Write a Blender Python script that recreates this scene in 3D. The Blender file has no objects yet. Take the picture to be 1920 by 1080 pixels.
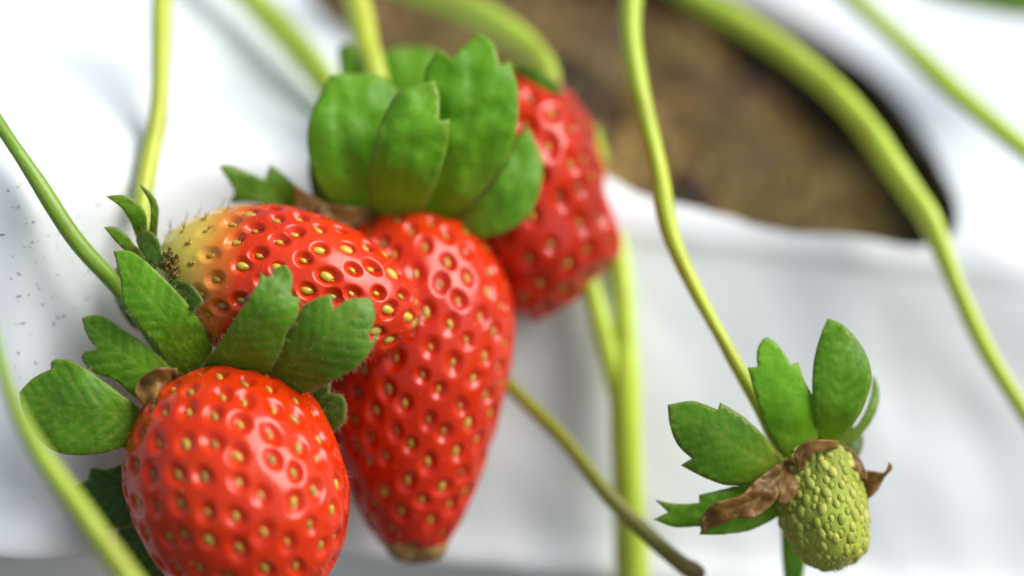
import bpy, math, random
import numpy as np
from mathutils import Vector, Matrix, noise
from mathutils.geometry import delaunay_2d_cdt

random.seed(7); rng = np.random.default_rng(7)
CM = 0.01
scene = bpy.context.scene
COL = scene.collection

# ------------------------------------------------------------------ camera
PITCH = math.radians(20.0)
CAMZ = 22.0                                   # cm above the ground
LENS, FOCUS, FSTOP = 70.0, 28.1, 3.5
FPX = 1920 * LENS / 36.0
CO = np.array([0, 0, CAMZ]); RI = np.array([1.0, 0, 0])
FW = np.array([0, math.cos(PITCH), -math.sin(PITCH)]); UP = np.array([0, math.sin(PITCH), math.cos(PITCH)])
cam_d = bpy.data.cameras.new("camera"); cam = bpy.data.objects.new("camera", cam_d); COL.objects.link(cam)
cam.location = (0, 0, CAMZ * CM); cam.rotation_euler = (math.pi / 2 - PITCH, 0, 0)
cam_d.lens = LENS; cam_d.sensor_width = 36; cam_d.clip_start = 0.01; cam_d.clip_end = 100
cam_d.dof.use_dof = True; cam_d.dof.focus_distance = FOCUS * CM; cam_d.dof.aperture_fstop = FSTOP
scene.camera = cam

# ------------------------------------------------------------------ light
SUN_EL, SUN_AZ = math.radians(48), math.radians(106)
w = bpy.data.worlds.new("World"); scene.world = w; w.use_nodes = True
nt = w.node_tree; bg = nt.nodes["Background"]
sky = nt.nodes.new("ShaderNodeTexSky"); sky.sky_type = 'NISHITA'; sky.sun_disc = False
sky.sun_elevation = SUN_EL; sky.sun_rotation = SUN_AZ; sky.air_density = 1.0; sky.dust_density = 3.0; sky.ozone_density = 0.6
nt.links.new(sky.outputs[0], bg.inputs[0]); bg.inputs[1].default_value = 0.108
sd = bpy.data.lights.new("sun", 'SUN'); sd.energy = 3.1; sd.angle = math.radians(44); sd.color = (1, 0.96, 0.90)
sun = bpy.data.objects.new("sun", sd); COL.objects.link(sun)
sdir = Vector((math.sin(SUN_AZ) * math.cos(SUN_EL), math.cos(SUN_AZ) * math.cos(SUN_EL), math.sin(SUN_EL)))
sun.rotation_euler = sdir.to_track_quat('Z', 'Y').to_euler(); sun.location = sdir * 2
vs = scene.view_settings; vs.view_transform = 'Standard'; vs.look = 'None'; vs.gamma = 1; vs.exposure = 0.26
vs.use_curve_mapping = False

# ------------------------------------------------------------------ helpers
def P(px, py, d):
    """photograph pixel + distance along the view axis (cm) -> world point in cm"""
    return CO + RI * ((px - 960) / FPX * d) + UP * ((540 - py) / FPX * d) + FW * d

def mesh_obj(name, verts, faces, mat, parent=None, smooth=True, attrs=None, origin=None):
    me = bpy.data.meshes.new(name)
    v = np.asarray(verts, float)
    o0 = np.zeros(3) if origin is None else np.asarray(origin, float)
    me.from_pydata(((v - o0) * CM).tolist(), [], faces)
    if smooth: me.polygons.foreach_set("use_smooth", [True] * len(me.polygons))
    for k, arr in (attrs or {}).items():
        a = me.attributes.new(k, 'FLOAT', 'POINT'); a.data.foreach_set("value", np.asarray(arr, np.float32))
    if mat: me.materials.append(mat)
    me.update()
    ob = bpy.data.objects.new(name, me); COL.objects.link(ob)
    ob.location = Vector(o0 * CM)
    if parent: put_under(ob, parent)
    return ob

def put_under(ob, parent):
    ob.parent = parent
    ob.matrix_parent_inverse = Matrix.Identity(4)
    wl = Vector((0, 0, 0)); p = parent
    while p: wl += p.location; p = p.parent
    ob.location = ob.location - wl

def tag(o, label=None, cat=None, group=None, kind=None):
    if label: o["label"] = label
    if cat: o["category"] = cat
    if group: o["group"] = group
    if kind: o["kind"] = kind
    return o

def thing(name, label, cat, loc, group=None):
    e = bpy.data.objects.new(name, None); COL.objects.link(e); e.empty_display_size = 0.01
    e.location = Vector(np.asarray(loc) * CM)
    return tag(e, label, cat, group)

def catmull(pts, n):
    p = np.asarray(pts, float); k = len(p)
    q = np.vstack([2 * p[0] - p[1], p, 2 * p[-1] - p[-2]])
    out = []
    for u in np.linspace(0, k - 1, n):
        i = min(int(u), k - 2); f = u - i
        a, b, c, d = q[i], q[i + 1], q[i + 2], q[i + 3]
        out.append(0.5 * (2 * b + (c - a) * f + (2 * a - 5 * b + 4 * c - d) * f * f + (3 * b - a - 3 * c + d) * f ** 3))
    return np.array(out)

def sstep(a, b, x):
    t = np.clip((np.asarray(x, float) - a) / (b - a), 0, 1); return t * t * (3 - 2 * t)

def nz(p, s, seed=0.0):
    return noise.noise(Vector((p[0] * s + seed, p[1] * s - seed * 0.7, p[2] * s + seed * 1.3)))

# ------------------------------------------------------------------ materials
def newmat(name):
    m = bpy.data.materials.new(name); m.use_nodes = True
    n = m.node_tree.nodes; b = n["Principled BSDF"]
    return m, n, m.node_tree.links, b

def ramp(n, stops, interp='LINEAR'):
    r = n.new("ShaderNodeValToRGB"); r.color_ramp.interpolation = interp
    e = r.color_ramp.elements
    while len(e) < len(stops): e.new(0.5)
    for el, (p, c) in zip(e, stops): el.position = p; el.color = (*c, 1)
    return r

def attr(n, name):
    a = n.new("ShaderNodeAttribute"); a.attribute_name = name; return a

def tex(n, L, kind, scale, detail=4, coord=None):
    t = n.new("ShaderNodeTexNoise" if kind == 'noise' else "ShaderNodeTexVoronoi")
    t.inputs["Scale"].default_value = scale
    if kind == 'noise': t.inputs["Detail"].default_value = detail
    g = n.new("ShaderNodeNewGeometry") if coord is None else None
    L.new(g.outputs["Position"] if g else coord, t.inputs["Vector"])
    return t

def mixc(n, L, fac, a, b, mode='MIX'):
    m = n.new("ShaderNodeMix"); m.data_type = 'RGBA'; m.blend_type = mode
    for s, v in ((m.inputs[0], fac), (m.inputs[6], a), (m.inputs[7], b)):
        if isinstance(v, (int, float)): s.default_value = v
        elif isinstance(v, tuple): s.default_value = (*v, 1)
        else: L.new(v, s)
    return m.outputs[2]

def bump(n, L, b, h, strength, dist):
    bp = n.new("ShaderNodeBump"); bp.inputs["Strength"].default_value = strength; bp.inputs["Distance"].default_value = dist * CM
    L.new(h, bp.inputs["Height"]); L.new(bp.outputs[0], b.inputs["Normal"]); return bp

def flesh_mat(name, stops, sss=0.16, rough=0.13):
    m, n, L, b = newmat(name)
    r = ramp(n, stops)
    t = attr(n, "axis_t"); t2 = tex(n, L, 'noise', 160, 3)
    ad = n.new("ShaderNodeMath"); ad.operation = 'MULTIPLY_ADD'; ad.inputs[1].default_value = 0.10; L.new(t2.outputs[0], ad.inputs[0])
    sb = n.new("ShaderNodeMath"); sb.operation = 'SUBTRACT'; sb.inputs[1].default_value = 0.05
    L.new(t.outputs["Fac"], sb.inputs[0]); L.new(sb.outputs[0], ad.inputs[2]); L.new(ad.outputs[0], r.inputs[0])
    v = tex(n, L, 'noise', 90, 4)
    mott = ramp(n, [(0.32, (0.72, 0.60, 0.7)), (0.5, (0.95, 0.9, 0.9)), (0.72, (1.0, 1.25, 1.0))]); L.new(v.outputs[0], mott.inputs[0])
    c = mixc(n, L, 0.7, r.outputs[0], mott.outputs[0], 'MULTIPLY')
    L.new(c, b.inputs["Base Color"])
    b.inputs["Subsurface Weight"].default_value = sss
    b.inputs["Subsurface Radius"].default_value = (1, 0.16, 0.08); b.inputs["Subsurface Scale"].default_value = 0.12 * CM
    b.inputs["IOR"].default_value = 1.45
    b.inputs["Coat Weight"].default_value = 0.0
    f = tex(n, L, 'noise', 2600, 2); f2 = tex(n, L, 'noise', 420, 3)
    rr = n.new("ShaderNodeMapRange"); rr.inputs[3].default_value = rough - 0.06; rr.inputs[4].default_value = rough + 0.12
    L.new(f2.outputs[0], rr.inputs[0]); L.new(rr.outputs[0], b.inputs["Roughness"])
    bump(n, L, b, f2.outputs[0], 0.35, 0.02)
    return m

RED = (0.62, 0.018, 0.008)
M_front = flesh_mat("red_flesh", [(0.0, (0.66, 0.045, 0.006)), (0.2, (0.64, 0.036, 0.002)), (1, (0.59, 0.026, 0.002))])
M_yel = flesh_mat("part_ripe_flesh", [(0.0, (0.70, 0.58, 0.15)), (0.14, (0.74, 0.52, 0.09)), (0.24, (0.72, 0.22, 0.03)), (0.34, (0.66, 0.038, 0.003)), (1, (0.64, 0.028, 0.002))])
M_deep = flesh_mat("deep_red_flesh", [(0.0, (0.64, 0.04, 0.006)), (0.15, (0.60, 0.027, 0.002)), (1, (0.53, 0.018, 0.002))])
M_green = flesh_mat("unripe_flesh", [(0.0, (0.24, 0.32, 0.03)), (1, (0.38, 0.42, 0.05))], 0.2, 0.6)

def simple(name, c1, c2, scale, rough, bumpd=0.0, bscale=600, sheen=0.0, coat=0.0):
    m, n, L, b = newmat(name)
    t = tex(n, L, 'noise', scale, 5); r = ramp(n, [(0.3, c1), (0.7, c2)]); L.new(t.outputs[0], r.inputs[0])
    L.new(r.outputs[0], b.inputs["Base Color"]); b.inputs["Roughness"].default_value = rough
    b.inputs["Sheen Weight"].default_value = sheen; b.inputs["Coat Weight"].default_value = coat
    if bumpd:
        t2 = tex(n, L, 'noise', bscale, 5); bump(n, L, b, t2.outputs[0], 0.8, bumpd)
    return m

def seed_mat(name, c1, c2):
    m, n, L, b = newmat(name)
    oi = n.new("ShaderNodeObjectInfo"); r = ramp(n, [(0, c1), (1, c2)]); L.new(oi.outputs["Random"], r.inputs[0])
    t = tex(n, L, 'noise', 1500, 3); mm = ramp(n, [(0.3, (0.75, 0.7, 0.6)), (0.7, (1, 1, 1))]); L.new(t.outputs[0], mm.inputs[0])
    L.new(mixc(n, L, 0.6, r.outputs[0], mm.outputs[0], 'MULTIPLY'), b.inputs["Base Color"])
    b.inputs["Roughness"].default_value = 0.32 if "green" not in name else 0.6
    return m
M_seed = seed_mat("seed_yellow", (0.50, 0.36, 0.03), (0.66, 0.52, 0.06))
M_seed_olive = seed_mat("seed_olive", (0.24, 0.13, 0.02), (0.56, 0.42, 0.05))
M_seed_green = seed_mat("seed_green", (0.28, 0.36, 0.03), (0.50, 0.53, 0.09))

def leaf_mat(name, dark, light, veinc, basec, tipc=None):
    m, n, L, b = newmat(name)
    t = tex(n, L, 'noise', 110, 5); r = ramp(n, [(0.3, dark), (0.72, light)]); L.new(t.outputs[0], r.inputs[0])
    oi = n.new("ShaderNodeObjectInfo")
    hs = n.new("ShaderNodeHueSaturation"); L.new(r.outputs[0], hs.inputs["Color"])
    mr = n.new("ShaderNodeMapRange"); mr.inputs[3].default_value = 0.8; mr.inputs[4].default_value = 1.2
    L.new(oi.outputs["Random"], mr.inputs[0]); L.new(mr.outputs[0], hs.inputs["Value"])
    at = attr(n, "along"); br = ramp(n, [(0.05, (1, 1, 1)), (0.45, (0, 0, 0))]); L.new(at.outputs["Fac"], br.inputs[0])
    mt = tex(n, L, 'noise', 140, 3)
    bm = n.new("ShaderNodeMath"); bm.operation = 'MULTIPLY'; L.new(br.outputs[0], bm.inputs[0]); L.new(mt.outputs[0], bm.inputs[1])
    c = mixc(n, L, bm.outputs[0], hs.outputs[0], basec)
    av = attr(n, "vein"); vm = n.new("ShaderNodeMath"); vm.operation = 'MULTIPLY'; vm.inputs[1].default_value = 0.75; L.new(av.outputs["Fac"], vm.inputs[0])
    c = mixc(n, L, vm.outputs[0], c, veinc)
    ae = attr(n, "edge"); em = n.new("ShaderNodeMath"); em.operation = 'MULTIPLY'; em.inputs[1].default_value = 0.55; L.new(ae.outputs["Fac"], em.inputs[0])
    c = mixc(n, L, em.outputs[0], c, tipc or (0.40, 0.46, 0.08))
    L.new(c, b.inputs["Base Color"]); b.inputs["Roughness"].default_value = 0.42
    b.inputs["Sheen Weight"].default_value = 0.12; b.inputs["Sheen Roughness"].default_value = 0.4
    v = tex(n, L, 'vor', 800); v.feature = 'DISTANCE_TO_EDGE'
    sm = n.new("ShaderNodeMapRange"); sm.inputs[2].default_value = 0.25; L.new(v.outputs["Distance"], sm.inputs[0])
    f = tex(n, L, 'noise', 900, 4)
    s2 = n.new("ShaderNodeMath"); s2.operation = 'ADD'; L.new(sm.outputs[0], s2.inputs[0]); L.new(f.outputs[0], s2.inputs[1])
    bp = bump(n, L, b, s2.outputs[0], 0.2, 0.012)
    tr = n.new("ShaderNodeBsdfTranslucent"); L.new(mixc(n, L, 1.0, c, (1.0, 0.95, 0.35), 'MULTIPLY'), tr.inputs[0])
    mx = n.new("ShaderNodeMixShader"); mx.inputs[0].default_value = 0.52
    L.new(b.outputs[0], mx.inputs[1]); L.new(tr.outputs[0], mx.inputs[2]); L.new(mx.outputs[0], n["Material Output"].inputs[0])
    return m
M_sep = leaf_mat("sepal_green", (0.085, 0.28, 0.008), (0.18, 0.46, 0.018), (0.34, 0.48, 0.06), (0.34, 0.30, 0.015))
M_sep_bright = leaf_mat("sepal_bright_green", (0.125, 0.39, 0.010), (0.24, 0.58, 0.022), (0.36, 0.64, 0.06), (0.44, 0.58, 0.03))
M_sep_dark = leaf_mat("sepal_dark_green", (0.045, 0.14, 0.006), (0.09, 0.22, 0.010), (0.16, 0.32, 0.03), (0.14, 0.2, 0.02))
M_dry = leaf_mat("dried_brown", (0.05, 0.018, 0.006), (0.50, 0.26, 0.05), (0.50, 0.30, 0.09), (0.03, 0.014, 0.006), (0.5, 0.32, 0.1))
M_tip = simple("withered_tip_brown", (0.16, 0.08, 0.02), (0.46, 0.30, 0.10), 500, 0.6, 0.06, 900)
M_hair = simple("pale_hair", (0.55, 0.55, 0.40), (0.7, 0.68, 0.5), 100, 0.5)
M_style = simple("brown_style", (0.05, 0.014, 0.008), (0.14, 0.05, 0.015), 900, 0.5)
M_stamen = simple("stamen_brown", (0.05, 0.03, 0.01), (0.36, 0.24, 0.05), 900, 0.6)

def stem_mat(name, c_a, c_b, c_c=None):
    m, n, L, b = newmat(name)
    t = tex(n, L, 'noise', 130, 5); at = attr(n, "along")
    r = ramp(n, [(0.0, c_a), (0.55, c_b), (1.0, c_c or c_b)]); L.new(at.outputs["Fac"], r.inputs[0])
    mm = ramp(n, [(0.3, (0.80, 0.70, 0.7)), (0.45, (0.85, 0.92, 0.8)), (0.7, (1, 1, 1))]); L.new(t.outputs[0], mm.inputs[0])
    c = mixc(n, L, 0.8, r.outputs[0], mm.outputs[0], 'MULTIPLY')
    L.new(c, b.inputs["Base Color"]); b.inputs["Roughness"].default_value = 0.38
    b.inputs["Subsurface Weight"].default_value = 0.25; b.inputs["Subsurface Radius"].default_value = (0.6, 1, 0.1); b.inputs["Subsurface Scale"].default_value = 0.1 * CM
    b.inputs["Sheen Weight"].default_value = 0.1
    f = tex(n, L, 'noise', 800, 4); bump(n, L, b, f.outputs[0], 0.4, 0.02)
    return m
YG = (0.40, 0.52, 0.03); YG2 = (0.52, 0.58, 0.05); G1 = (0.17, 0.33, 0.02)
M_stem = stem_mat("stem_yellow_green", (0.36, 0.54, 0.02), (0.52, 0.60, 0.03))
M_stem_pale = stem_mat("stem_pale", YG2, YG2, YG)
M_stem_green = stem_mat("stem_green", (0.17, 0.32, 0.015), (0.20, 0.34, 0.02), (0.15, 0.28, 0.015))
M_stem_brown = stem_mat("stem_browning", (0.30, 0.36, 0.02), (0.24, 0.24, 0.02), (0.11, 0.035, 0.012))
M_stem_far = stem_mat("stem_far", (0.50, 0.68, 0.05), (0.52, 0.68, 0.055), (0.54, 0.68, 0.06))

def film_mat():
    m, n, L, b = newmat("white_mulch_film")
    t = tex(n, L, 'noise', 25, 4); r = ramp(n, [(0.3, (0.69, 0.745, 0.785)), (0.7, (0.72, 0.775, 0.815))]); L.new(t.outputs[0], r.inputs[0])
    sp = tex(n, L, 'noise', 900, 3); sr = ramp(n, [(0.70, (1, 1, 1)), (0.78, (0.45, 0.42, 0.38))]); L.new(sp.outputs[0], sr.inputs[0])
    L.new(mixc(n, L, 0.8, r.outputs[0], sr.outputs[0], 'MULTIPLY'), b.inputs["Base Color"])
    b.inputs["Roughness"].default_value = 0.38; b.inputs["Specular IOR Level"].default_value = 0.4
    f = tex(n, L, 'noise', 120, 4); bump(n, L, b, f.outputs[0], 0.25, 0.05)
    return m
M_film = film_mat()

def soil_mat():
    m, n, L, b = newmat("soil")
    t = tex(n, L, 'noise', 60, 8); r = ramp(n, [(0.34, (0.012, 0.006, 0.004)), (0.47, (0.055, 0.026, 0.007)), (0.57, (0.14, 0.078, 0.012)), (0.7, (0.34, 0.22, 0.05))])
    L.new(t.outputs[0], r.inputs[0])
    t2 = tex(n, L, 'noise', 38, 3); r2 = ramp(n, [(0.45, (0, 0, 0)), (0.62, (1, 1, 1))]); L.new(t2.outputs[0], r2.inputs[0])
    c = mixc(n, L, r2.outputs[0], r.outputs[0], (0.10, 0.075, 0.008))
    L.new(c, b.inputs["Base Color"]); b.inputs["Roughness"].default_value = 0.75
    f = tex(n, L, 'noise', 400, 8); bump(n, L, b, f.outputs[0], 1.0, 0.1)
    return m
M_soil = soil_mat()
M_ground = simple("aisle_ground", (0.10, 0.09, 0.06), (0.17, 0.15, 0.10), 12, 0.7, 0.3, 60)

# ------------------------------------------------------------------ mulch film over the bed
RSH, ALPHA = 1.1, math.radians(10)            # shoulder radius, rise of the bed top behind the shoulder
TURN = math.pi / 2 - ALPHA
S_FOLD = -5.25
def film_pt(a, s):
    """a: along the bed (x, cm); s: along the section, 0 where the upright face meets the shoulder"""
    a = np.asarray(a, float); s = np.asarray(s, float)
    yw = 30.7 + 0.10 * (a - 4.1) - 2.5 * sstep(-4.2, -7.2, a) * (1 - 0.25 * sstep(-1, 8, s))
    zs = 12.35 - 0.15 * (a - 4.1)
    th = np.clip(s / RSH, 0, TURN); ex = np.maximum(s - RSH * TURN, 0)
    y = yw + RSH * (1 - np.cos(th)) + ex * math.cos(ALPHA)
    z = zs - RSH + np.minimum(s, 0) + RSH * np.sin(th) + RSH * 0 + ex * math.sin(ALPHA) + 0.0
    sf_ = S_FOLD + 0.75 * sstep(-3.0, -7.2, a)
    y = y + 0.27 * np.maximum(np.minimum(s, 0), sf_)
    q = np.clip((sf_ - s) / 0.55, 0, 1); y = y + 1.6 * q * q * (3 - 2 * q) - 0.16 * np.exp(-((s - sf_ - 0.15) / 0.3) ** 2)
    return np.stack([a, y, z], -1)

def to_px(p):
    q = p - CO; d = q @ FW
    return 960 + FPX * (q @ RI) / d, 540 - FPX * (q @ UP) / d, d

ga, gs = np.meshgrid(np.linspace(-12, 16, 900), np.linspace(-3, 14, 800))
gx, gy, gd = to_px(film_pt(ga, gs))
def film_at(px, py):
    i = np.argmin((gx - px) ** 2 + (gy - py) ** 2); return ga.flat[i], gs.flat[i], gd.flat[i]

HOLE_PX = [(1160, 345), (1300, 392), (1450, 428), (1600, 446), (1725, 462), (1795, 425), (1785, 330), (1735, 220), (1655, 130), (1550, 60), (1430, 5)]
hole = [film_at(x, y)[:2] for x, y in HOLE_PX]
hole += [(3.2, 11.0), (0.5, 12.3), (-2.2, 11.6), (-3.9, 9.6), (-3.7, 6.9), (-2.2, 4.6), (-0.3, 2.9)]
hole = np.array(hole)
NH = 260
hc = catmull(np.vstack([hole[-2:], hole, hole[:3]]), 4000)
k0 = int(4000 * 2 / (len(hole) + 4)); k1 = int(4000 * (len(hole) + 2) / (len(hole) + 4))
hc = hc[k0:k1]
cen = np.array([hole[:, 0].mean(), hole[:, 1].mean()])
ang = np.unwrap(np.arctan2(hc[:, 1] - cen[1], hc[:, 0] - cen[0]))
rad = np.hypot(hc[:, 1] - cen[1], hc[:, 0] - cen[0])
am = np.mod(ang, 2 * math.pi); o_ = np.argsort(am)
TH = np.linspace(0, 2 * math.pi, NH, endpoint=False)
RH = np.interp(TH, am[o_], rad[o_], period=2 * math.pi)
RH = RH + np.array([0.05 * nz((math.cos(t) * 5, math.sin(t) * 5, 0), 0.9, 4) + 0.04 * nz((math.cos(t) * 5, math.sin(t) * 5, 0), 4, 7) for t in TH])
A0, A1, S0, S1 = -16.0, 20.0, -10.5, 24.0
def outer(th):
    c, s = math.cos(th), math.sin(th); k = 1e9
    if c > 1e-6: k = min(k, (A1 - cen[0]) / c)
    if c < -1e-6: k = min(k, (A0 - cen[0]) / c)
    if s > 1e-6: k = min(k, (S1 - cen[1]) / s)
    if s < -1e-6: k = min(k, (S0 - cen[1]) / s)
    return k
NR = 130
fv, ff = [], []
for j in range(NR):
    f = (j / (NR - 1)) ** 1.5
    for i in range(NH):
        ro = outer(TH[i]); r = RH[i] * (1 - f) + ro * f
        fv.append((cen[0] + r * math.cos(TH[i]), cen[1] + r * math.sin(TH[i]), r - RH[i], TH[i]))
fv = np.array(fv)
pt = film_pt(fv[:, 0], fv[:, 1])
e = 0.02
nu = np.cross(film_pt(fv[:, 0] + e, fv[:, 1]) - film_pt(fv[:, 0] - e, fv[:, 1]), film_pt(fv[:, 0], fv[:, 1] + e) - film_pt(fv[:, 0], fv[:, 1] - e))
nu /= np.linalg.norm(nu, axis=1)[:, None]; nu[nu[:, 1] > 0.5] *= 1
if (nu @ np.array([0, -1, 0.3])).mean() < 0: nu = -nu
wr = np.array([0.20 * nz((a * 0.5 + s * 0.25, s * 0.35, 0), 0.62, 3.1) + 0.06 * nz((a + s * 0.4, s * 0.7, 1), 1.1, 9.0) for a, s, _, _ in fv])
rim = np.exp(-fv[:, 2] / 0.9)
curl = -np.cos(fv[:, 3] - 0.45).clip(0) ** 1.5 * 0.3 + 0.02 * np.sin(fv[:, 3] * 7)
curl += 0.25 * np.sin(fv[:, 3]).clip(0)
wr_amt = 1 - 0.75 * np.exp(-fv[:, 2] / 1.5)
pt = pt + nu * (wr * wr_amt + curl * rim)[:, None]
for j in range(NR - 1):
    for i in range(NH):
        i2 = (i + 1) % NH
        ff.append((j * NH + i, j * NH + i2, (j + 1) * NH + i2, (j + 1) * NH + i))
film = tag(mesh_obj("mulch_film", pt, ff, M_film), "white plastic mulch film covering the bed, cut with a round hole", "mulch film", kind="structure")
so = film.modifiers.new("thickness", 'SOLIDIFY'); so.thickness = 0.025 * CM; so.offset = 0

# soil under the hole
ns = 150
sa, ss_ = np.meshgrid(np.linspace(hole[:, 0].min() - 2.5, hole[:, 0].max() + 2.5, ns), np.linspace(-1.2, hole[:, 1].max() + 6, ns))
sa, ss_ = sa.ravel(), ss_.ravel()
sp_ = film_pt(sa, ss_)
low = 0.35 + 1.3 * sstep(3, 7.5, sa) * 1.0 + 0.07 * np.maximum(ss_ - 2, 0)
lump = np.array([0.45 * nz((a, s, 0), 0.7, 5) + 0.25 * nz((a, s, 0), 1.9, 8) + 0.10 * abs(nz((a, s, 0), 5.0, 2)) for a, s in zip(sa, ss_)])
sn = np.cross(film_pt(sa + e, ss_) - film_pt(sa - e, ss_), film_pt(sa, ss_ + e) - film_pt(sa, ss_ - e)); sn /= np.linalg.norm(sn, axis=1)[:, None]
if (sn @ np.array([0, -1, 0.3])).mean() < 0: sn = -sn
out_ = np.array([math.hypot(x - cen[0], y - cen[1]) - np.interp(math.atan2(y - cen[1], x - cen[0]) % (2 * math.pi), TH, RH) for x, y in zip(sa, ss_)])
low = low + 1.2 * sstep(-0.1, 0.9, out_)
sp_ = sp_ - sn * (low - lump * sstep(-0.2, 1.2, ss_))[:, None]
sf = [(j * ns + i, j * ns + i + 1, (j + 1) * ns + i + 1, (j + 1) * ns + i) for j in range(ns - 1) for i in range(ns - 1)]
tag(mesh_obj("soil", sp_, sf, M_soil), "brown crumbly soil showing through the hole in the film", "soil", kind="structure")

cv, cf = [], []
for _ in range(2400):                                          # loose crumbs of soil
    k = rng.integers(0, len(sp_)); c = sp_[k]
    if math.hypot(sa[k] - cen[0], ss_[k] - cen[1]) > np.interp(math.atan2(ss_[k] - cen[1], sa[k] - cen[0]) % (2 * math.pi), TH, RH) - 0.15: continue
    r = random.choice([.03, .05, .06, .08, .12, .2]); b = len(cv)
    q = rng.uniform(.7, 1.3, 6) * r
    cv += [c + sn[k] * q[0] + (0, 0, r * .3), c + [q[1], 0, 0], c + [0, q[2], .2 * r], c - [q[3], 0, 0], c - [0, q[4], .2 * r], c - sn[k] * q[5]]
    for a1, a2 in ((1, 2), (2, 3), (3, 4), (4, 1)): cf += [(b, b + a1, b + a2), (b + 5, b + a2, b + a1)]
M_crumb = simple("soil_crumb", (0.02, 0.009, 0.004), (0.34, 0.22, 0.06), 160, 0.35, 0.05, 600)
tag(mesh_obj("soil_crumbs", cv, cf, M_crumb, smooth=False), "loose brown crumbs lying on the soil in the hole", "soil crumbs", kind="stuff")
g = [(-150, -120, 0), (150, -120, 0), (150, 200, 0), (-150, 200, 0)]
tag(mesh_obj("ground", g, [(0, 1, 2, 3)], M_ground, smooth=False), "bare ground of the aisle below the bed", "ground", kind="structure")  # out of view; added for bounce, kept dark so berry undersides stay deep red

# dirt flecks on the film
dv, df = [], []
for _ in range(110):
    for _t in range(20):
        px, py = random.uniform(-10, 260), random.gauss(470, 130)
        if py < 280: py = random.uniform(330, 640)
        i = int(np.argmin((gx - px) ** 2 + (gy - py) ** 2))
        if abs(gx.flat[i] - px) < 6 and abs(gy.flat[i] - py) < 6: break
    else: continue
    a, s = ga.flat[i], gs.flat[i]
    k = int(np.argmin((fv[:, 0] - a) ** 2 + (fv[:, 1] - s) ** 2)); c = pt[k] + nu[k] * 0.016
    c = c + np.cross(nu[k], [0, 0, 1]) * random.uniform(-.1, .1)
    t1 = np.cross(nu[k], [0.3, 0.2, 1]); t1 /= np.linalg.norm(t1); t2_ = np.cross(nu[k], t1)
    an = random.uniform(0, 3.14); u1 = t1 * math.cos(an) + t2_ * math.sin(an); u2 = np.cross(nu[k], u1)
    L_ = random.choice([.012, .015, .02, .03, .05]); W_ = random.uniform(.006, .012)
    b0 = len(dv)
    dv += [c - u1 * L_, c + u2 * W_, c + u1 * L_, c - u2 * W_, c + nu[k] * 0.012]
    df += [(b0, b0 + 1, b0 + 4), (b0 + 1, b0 + 2, b0 + 4), (b0 + 2, b0 + 3, b0 + 4), (b0 + 3, b0, b0 + 4)]
M_dirt = simple("dirt", (0.08, 0.06, 0.05), (0.2, 0.16, 0.12), 300, 0.8)
tag(mesh_obj("dirt_flecks", dv, df, M_dirt, smooth=False), "tiny dark dirt flecks scattered over the white film", "dirt", kind="stuff")

# ------------------------------------------------------------------ builders
def hair_mesh(items):
    """items: (root, tip, bend, radius) -> thin 3-sided spikes"""
    v, f = [], []
    for r0, tp, bend, rd in items:
        ax = tp - r0; ln = np.linalg.norm(ax)
        if ln < 1e-6: continue
        ax = ax / ln; s1 = np.cross(ax, [0.3, 0.5, 0.8]); s1 /= np.linalg.norm(s1); s2 = np.cross(ax, s1)
        mid = (r0 + tp) / 2 + bend
        b = len(v)
        for c, k in ((r0, 1.0), (mid, 0.8)):
            for q in range(3):
                v.append(c + rd * k * (s1 * math.cos(q * 2.094) + s2 * math.sin(q * 2.094)))
        v.append(tp)
        for q in range(3):
            q2 = (q + 1) % 3
            f.append((b + q, b + q2, b + 3 + q2, b + 3 + q)); f.append((b + 3 + q, b + 3 + q2, b + 6))
    return v, f

def tube(name, pts, mat, parent=None, n=70, seg=14, seed=0.0, knob=None):
    """pts: (px, py, depth cm, radius px)"""
    c = catmull(pts, n)
    w_ = np.array([P(x, y, d) for x, y, d, r in c]); rr = c[:, 3] * c[:, 2] / FPX
    T = np.gradient(w_, axis=0); T /= np.linalg.norm(T, axis=1)[:, None]
    s1 = np.cross(T[0], [0.2, 0.9, 0.3]); s1 /= np.linalg.norm(s1)
    v, f, al = [], [], []
    for i in range(n):
        s1 = s1 - T[i] * (s1 @ T[i]); s1 /= np.linalg.norm(s1); s2 = np.cross(T[i], s1)
        for q in range(seg):
            a = q / seg * 2 * math.pi
            k = 1 + 0.05 * math.cos(3 * a + 1 + seed) + 0.16 * nz(w_[i], 0.9, seed) + 0.05 * nz(w_[i] + s1 * math.cos(a), 2.5, seed)
            v.append(w_[i] + rr[i] * k * (s1 * math.cos(a) + s2 * math.sin(a))); al.append(i / (n - 1))
    for i in range(n - 1):
        for q in range(seg):
            q2 = (q + 1) % seg
            f.append((i * seg + q, i * seg + q2, (i + 1) * seg + q2, (i + 1) * seg + q))
    for i in (0, n - 1):
        b = len(v); v.append(w_[i] + T[i] * rr[i] * (0.5 if i else -0.5)); al.append(i / (n - 1))
        for q in range(seg):
            q2 = (q + 1) % seg
            f.append((i * seg + q2, i * seg + q, b) if i == 0 else (i * seg + q, i * seg + q2, b))
    ob = mesh_obj(name, v, f, mat, parent, attrs={"along": al}, origin=w_[-1])
    return ob, w_, rr

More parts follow.
